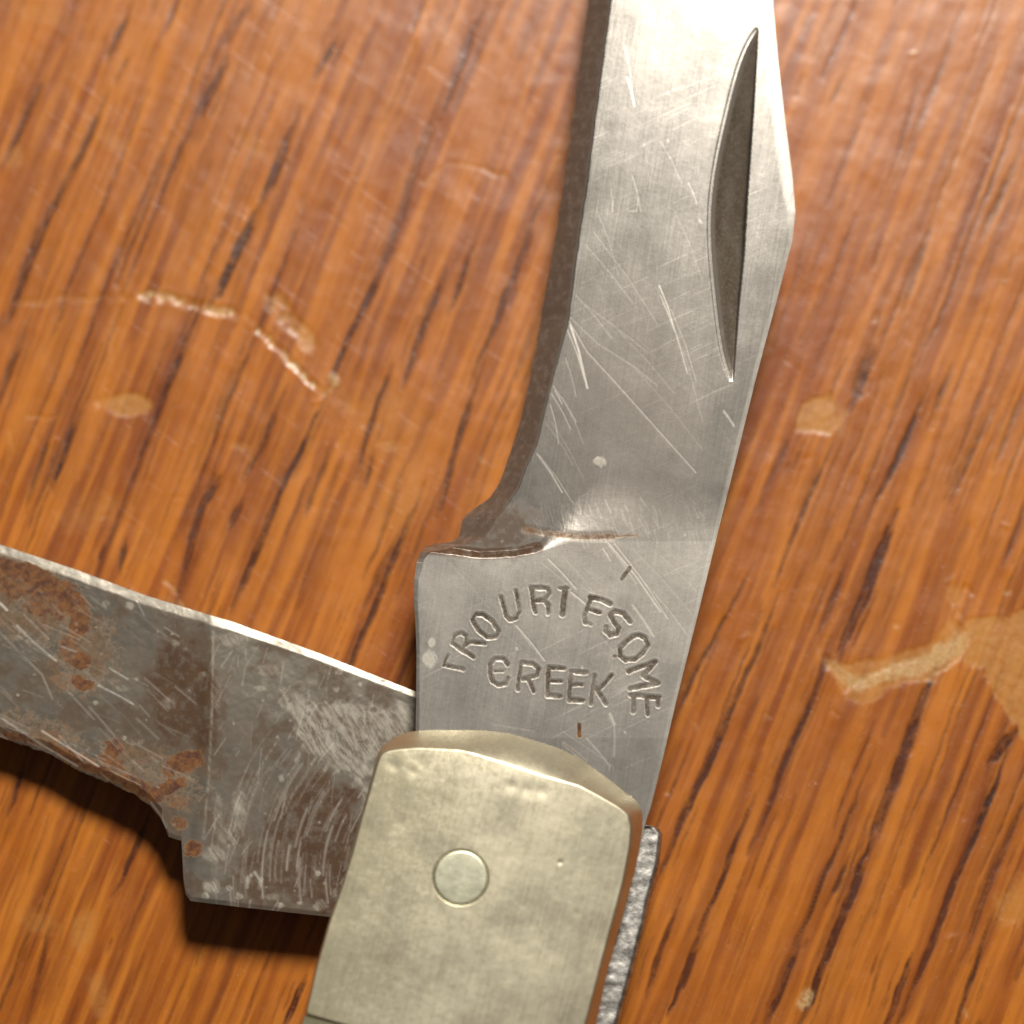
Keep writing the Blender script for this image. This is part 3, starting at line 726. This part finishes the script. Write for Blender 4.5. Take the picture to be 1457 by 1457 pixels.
    for i, (cx, cy, rx, ry, a) in enumerate([(300,1261,11,10,.9),(293,1274,5,5,1),(340,1275,5,5,1),(326,1264,4,4,.8),(398,1289,5,4,1),(452,1243,4,4,1),(456,1288,9,8,.55),(475,1272,5,9,.5),(425,1285,4,3,.7),(388,1276,9,5,.4),(482,957,5,4,.9),(478,981,5,4,.9),(512,974,3,3,.9),
            (400,1108,4,5,.8),(340,1155,9,30,.55),(325,1195,14,22,.45),(305,1215,16,12,.6),(520,1140,5,30,.5),(310,1160,6,30,.35),(186,862,7,5,.7),(150,860,5,5,.6),(135,1000,4,3,.9),(176,1050,4,3,.9),(200,1056,4,3,.8),(240,1000,10,8,.35),(250,915,6,5,.4),(288,960,6,4,.5),
            (170,980,14,4,.3),(370,980,8,4,.4),(310,990,5,30,.25),(330,910,20,10,.4),(380,955,16,8,.3)]):
        blob(scuff, x, y, cx, cy, rx, ry, 0, a, .4, .45, 170 + i, 6.0)
    a = np.zeros(n); stroke(a, x, y, [(352,1262),(353,1248),(363,1242),(371,1252),(369,1264)], 2.5, 3); scuff = np.maximum(scuff, a)
    stroke(scuff, x, y, [(303,900),(302,1000),(297,1110),(289,1192)], 1.6, 4, .5)
    def sc(p, half=1.0, s=.7): stroke(scr, x, y, p, half, 1.6, s)
    sc([(0,858),(10,868)], 1.6, .8); sc([(24,890),(50,915),(80,940)], 1.4, .6); sc([(140,975),(170,990),(190,1002)], 1.2, .7); sc([(155,950),(182,966)], 1.1, .6); sc([(0,900),(60,960),(75,995)], 1.2, .35)
    sc([(60,1040),(140,1090)], 1.4, .5); sc([(0,1020),(60,1060),(110,1090)], 1.6, .4); sc([(215,1142),(229,1160),(236,1178)], 1.4, .5); sc([(195,855),(205,875)], 1, .6)
    rs = np.random.RandomState(5)
    for k in range(90):
        cx = rs.uniform(-10, 250); cy = rs.uniform(820, 1100); Ln = rs.uniform(10, 60); an = math.radians(32 + rs.uniform(-12, 18))
        sc([(cx, cy), (cx + Ln * math.cos(an), cy + Ln * math.sin(an))], rs.uniform(.5, 1.6), rs.uniform(.06, .3))
    for k in range(110):
        cx = rs.uniform(300, 545); cy = rs.uniform(900, 1290); Ln = rs.uniform(8, 45); an = math.radians(rs.choice([100, 118, 125, 96]) + rs.uniform(-6, 6))
        sc([(cx, cy), (cx + Ln * math.cos(an), cy + Ln * math.sin(an))], rs.uniform(.5, 1.3), rs.uniform(.05, .3))
    for k in range(46):                                  # rubbed strokes over the pale smear
        cx = rs.uniform(420, 575); cy = rs.uniform(1005, 1085); Ln = rs.uniform(12, 34); an = math.radians(122 + rs.uniform(-8, 8))
        stroke(scuff, x, y, [(cx, cy), (cx + Ln * math.cos(an), cy + Ln * math.sin(an))], rs.uniform(1, 2.4), 2.5, rs.uniform(.2, .6))
    for k in range(80):                                  # wear arcs swept about the pivot
        rr = rs.uniform(150, 350); a0 = math.radians(rs.uniform(165, 205)); a1 = a0 + math.radians(rs.uniform(6, 20))
        P = [(655 + rr * math.cos(a), 1249 + rr * math.sin(a)) for a in np.linspace(a0, a1, 6)]
        stroke(scuff if k % 2 else scr, x, y, P, rs.uniform(.5, 2.0), 3.0, rs.uniform(.08, .38))
    for k in range(45):
        blob(scuff, x, y, rs.uniform(20, 520), rs.uniform(880, 1290), rs.uniform(1.2, 2.6), rs.uniform(1.2, 2.6), 0, rs.uniform(.4, .9), .4, .3, k)
    for k in range(40):
        blob(grime_shade, x, y, rs.uniform(300, 580), rs.uniform(930, 1080), rs.uniform(1.5, 6), rs.uniform(1.5, 5), 0, rs.uniform(.3, .8), .4, .5, k + 9)
    edge = np.clip(1 - dt / 12, 0, 1) > 0
    pat = np.maximum(pat, 0.25 + 0.55 * sstep(.4, .62, fbm(x / 34, y / 34, 199, 4)))
    pat *= np.where(edge, .15, 1); rust *= np.where(edge, .3, 1)
    z -= scr * 0.004
    z += 0.012 * rust * fbm(x / 5, y / 5, 85, 3) + 0.004 * scuff
    z += 0.05 * (fbm(x / 90, y / 90, 83, 2) - 0.5) + 0.016 * (fbm(x / 16, y / 16, 84, 3) - 0.5)
    top = world(x, y, z).reshape(shp + (3,))
    la = top[:, 0].copy(); sk = 0.60 * (1 - np.exp(-np.clip(300 - cols, 0, 2000) / 280.0))
    la[:, 2] = Z_SEC_LOW - sk + np.where(cols < 255, 0.5, 0.0)
    lb = top[:, -1].copy(); lb[:, 2] = Z_SEC_LOW - sk
    r_ = lambda q: q.reshape(shp)
    me = profile_mesh('blade', top, la, lb, dict(rust=r_(rust), patina_reflection=r_(pat), scuff=r_(scuff), scratch_glint=r_(scr), grime_shade=r_(grime_shade)))
    o = link('blade', me, M_RUSTY, knife)
    o['label'] = 'tarnished smaller blade with brown rust patches'
    return o

OUTER = [(655,1038.9),(685,1039),(726.5,1044),(757,1053),(790,1063),(823,1078),(864,1107),(895,1130),(909,1143),(914,1157),(914,1180),(910,1205),(903.5,1239),(883,1313.5),(862,1390),(848,1457),(826,1553),
         (640,1502),(434,1443),(436,1433),(448.6,1378),(469,1308),(487,1257),(500,1213),(512,1165),(525,1120),(534,1085),(539,1068.5),(549,1058),(564,1047),(586.5,1040.5),(613,1038.7)]
INNER = [(655,1068),(675,1073),(706,1083),(737,1093),(768,1103.5),(800,1112),(823,1118),(854,1134),(880,1149),(893,1160),(897,1178),(895,1206),(885,1257),(862,1342),(838,1435),(826,1480),(812,1549),
         (640,1500),(436,1442),(438.5,1433),(451,1378),(471.5,1308),(489.5,1257),(503,1213),(515,1166),(528,1122),(537.5,1088),(543,1074),(552,1069.5),(566,1067),(593,1065),(620,1066)]

def radial(outline, cx, cy, th):
    P = np.array(outline, float)
    P = np.concatenate([P, P[:1]])
    # resample densely with rounding, then read the radius at each angle
    seg = np.hypot(*np.diff(P, axis=0).T); s = np.concatenate([[0], np.cumsum(seg)])
    u = np.linspace(0, s[-1], 1600, endpoint=False)
    Q = np.stack([np.interp(u, s, P[:, 0]), np.interp(u, s, P[:, 1])], -1)
    ker = np.hanning(17); ker /= ker.sum()
    for k in (0, 1):
        e = np.concatenate([Q[-8:, k], Q[:, k], Q[:8, k]])
        Q[:, k] = np.convolve(e, ker, 'valid')
    a = np.unwrap(np.arctan2(Q[:, 1] - cy, Q[:, 0] - cx)); r = np.hypot(Q[:, 1] - cy, Q[:, 0] - cx)
    o = np.argsort(a % (2 * np.pi)); a = (a % (2 * np.pi))[o]; r = r[o]
    return np.interp(th, np.concatenate([a - 2 * np.pi, a, a + 2 * np.pi]), np.concatenate([r, r, r]))

def build_bolster():
    cx, cy, rp = 655.5, 1248.7, 39.5
    th = np.linspace(0, 2 * np.pi, 720, endpoint=False)
    Ri, Ro = radial(INNER, cx, cy, th), radial(OUTER, cx, cy, th)
    Ro = np.maximum(Ro, Ri + 2.0)
    rings = []
    def put(rr, z): rings.append((rr, z))
    flat = []
    for q in np.concatenate([np.linspace(0.5, 36, 5), np.linspace(38, 44, 9)]): flat.append(np.full(th.size, q))
    for s in np.linspace(0, 1, 130)[1:]: flat.append(44 + (Ri - 44) * s)
    px, py, zz, ch = [], [], [], []
    ax = np.array([0.963, 0.27])
    def crown(X, Y):
        d = ((X - 668) * ax[0] + (Y - 1250) * ax[1]) / 210.0
        f = np.clip((1135 - (Y - 0.16 * (X - 660))) / 75.0, 0, 1)
        return Z_BOL - 0.30 * d * d - 0.06 * f * f
    for rr in flat:
        X, Y = cx + rr * np.cos(th), cy + rr * np.sin(th)
        z = crown(X, Y)
        rad = np.hypot(X - cx, Y - cy)
        z = z - 0.075 * (1 - sstep(rp - 0.8, rp + 1.2, rad))
        z = z + 0.02 * (fbm(X / 70, Y / 70, 201, 2) - 0.5) + 0.006 * (fbm(X / 14, Y / 14, 204, 2) - 0.5)
        px.append(X); py.append(Y); zz.append(z)
    z_edge = zz[-1]
    for w in np.linspace(0, 1, 17)[1:]:          # the rounded shoulder
        rr = Ri + (Ro - Ri) * w
        X, Y = cx + rr * np.cos(th), cy + rr * np.sin(th)
        drop = (Ro - Ri) * 0.03 * 1.5
        drop = np.clip(drop, 0.10, 1.30)
        z = z_edge - drop * (0.50 * w + 0.50 * w ** 1.7)
        px.append(X); py.append(Y); zz.append(z)
    PX, PY, ZZ = np.array(px), np.array(py), np.array(zz)
    for (dx, dy, rr, dp) in [(728,1118,9,.05),(750,1124,12,.05),(772,1126,10,.05),(600,1085,14,.04),(588,1098,8,.04),(560,1088,10,.05),(797,1227,4,.05),(570,1170,12,.03),(820,1300,6,.02)]:
        ZZ -= 0.35 * dp * np.exp(-((PX - dx) ** 2 + (PY - dy) ** 2) / (2 * (rr * .6) ** 2))
    top = world(PX, PY, ZZ)
    base = top[-1].copy(); base[:, 2] = 4.82
    V = np.concatenate([top.reshape(-1, 3), top[-1], base])
    R, C = PX.shape
    idx = np.arange((R + 2) * C).reshape(R + 2, C)
    def band(a, b):
        return np.stack([idx[a], np.roll(idx[a], -1), np.roll(idx[b], -1), idx[b]], -1)
    q = np.concatenate([band(k, k + 1) for k in range(R - 1)] + [band(R, R + 1)])
    d = ((PX - 668) * ax[0] + (PY - 1250) * ax[1]) / 180.0
    st = np.clip(-d * 0.9 + 0.1, 0, 1)
    st = np.concatenate([st.ravel(), st[-1], st[-1]])
    me = mesh_from('bolster', V, q, [list(idx[0])[::-1], list(idx[R + 1])], dict(stain=st))
    o = link('bolster', me, M_NICKEL, knife)
    o['label'] = 'pale nickel silver bolster with a round pin'
    # the pin sits just below the surface
    n, K = 64, 10
    t = np.linspace(0, 2 * np.pi, n, endpoint=False)
    c0 = world(cx, cy, Z_BOL)
    rmm = (world(cx + 39.0, cy, Z_BOL) - c0)[0]
    V = []
    for k in range(1, K + 1):
        f = k / K
        V.append(np.stack([c0[0] + rmm * f * np.cos(t), c0[1] + rmm * f * np.sin(t), np.full(n, Z_BOL - 0.045 - 0.012 * f ** 4)], -1))
    V.append(V[-1] * [1, 1, 0] + [0, 0, 5.7])
    V = np.concatenate(V); idx = np.arange((K + 1) * n).reshape(K + 1, n)
    q = np.concatenate([np.stack([idx[k], np.roll(idx[k], -1), np.roll(idx[k + 1], -1), idx[k + 1]], -1) for k in range(K)])
    me = mesh_from('pin', V, q, [list(idx[0])[::-1], list(idx[K])])
    p = bpy.data.objects.new('pin', me); S.collection.objects.link(p); me.materials.append(M_PIN)
    p.parent = o; p.matrix_parent_inverse = o.matrix_basis.inverted()
    p['label'] = 'round greenish pin set flush in the bolster'
    return o

def build_spring():
    # hammered back spring standing slightly proud of the bolster side
    Zs = 4.1
    outer = np.array([(918,1176),(926,1174),(938,1179),(943,1187),(938,1230),(926,1275),(915,1325),(900,1385),(885,1440),(873,1480),(850,1560),(700,2100),(480,2800)], float)
    inner = outer + np.array([-70.0, 0])
    s = np.concatenate([[0], np.cumsum(np.hypot(*np.diff(outer, axis=0).T))])
    u = np.concatenate([np.arange(0, 330, 2.0), np.arange(330, s[-1], 20.0)])
    ox, oy = np.interp(u, s, outer[:, 0]), np.interp(u, s, outer[:, 1])
    ox = ox + 1.6 * (fbm(u / 16, u * 0, 401, 3) - 0.5)
    nc = 26
    c = np.linspace(0, 1, nc)
    wdt = np.interp(u, [0, 14, 40, 400], [34, 60, 70, 70])
    xx = (ox - wdt)[:, None] + wdt[:, None] * c; yy = oy[:, None] + wdt[:, None] * (1 - c) * -0.0 + np.zeros_like(xx)
    d = (1 - c)[None] * wdt[:, None]
    k = np.clip(1 - d / 7.0, 0, 1)
    zz = Zs - 0.25 * k * k + 0.035 * (fbm(xx / 12, yy / 16, 405, 3) - 0.5) + 0.02 * (vnoise(xx / 30, yy / 9, 406) - 0.5)
    zz += 0.12 * np.exp(-((u - 8) / 7.0) ** 2)[:, None]
    top = world(xx, yy, zz)
    la = top[:, 0].copy(); la[:, 2] = 1.3
    lb = top[:, -1].copy(); lb[:, 2] = 1.3
    me = profile_mesh('back_spring', top, la, lb, {})
    o = link('back_spring', me, M_SPRING, knife)
    o['label'] = 'rough silvery back spring beside the bolster'

build_main_blade()
build_secondary_blade()
build_bolster()
build_spring()

def along(p, q, k): return (p[0] + (q[0] - p[0]) * k, p[1] + (q[1] - p[1]) * k)
# under side: second bolster, liners, and the handle scales running out of the picture
low = [(x * 0.992 + 5, y) for x, y in OUTER]
o = prism('bolster', low, Z_BOL - 1.0, 0.02, 1.25, 0.22, M_NICKEL, knife)
HL = [(433.5, 1444.5), (826, 1554.5), (640, 2180), (560, 2380), (450, 2440), (330, 2400), (250, 2280), (262, 2060), (330, 1810)]
prism('handle_scale', HL, Z_BOL - 0.3, 4.85, Z_BOL - 0.06, 0.12, M_SCALE, knife)
prism('handle_scale', HL, Z_BOL - 0.3, 0.03, 1.25, 0.12, M_SCALE, knife)
LN = [(600,1120),(700,1120),(830,1160),(880,1200),(866,1290),(800,1554),(630,2150),(540,2340),(450,2400),(340,2370),(280,2270),(292,2060),(360,1810),(470,1420),(560,1150)]
prism('liner', LN, Z_BOL - 1.4, 4.825, 4.845, 0.0, M_BRASS, knife)
prism('liner', LN, Z_BOL - 1.4, 1.255, 1.36, 0.0, M_BRASS, knife)
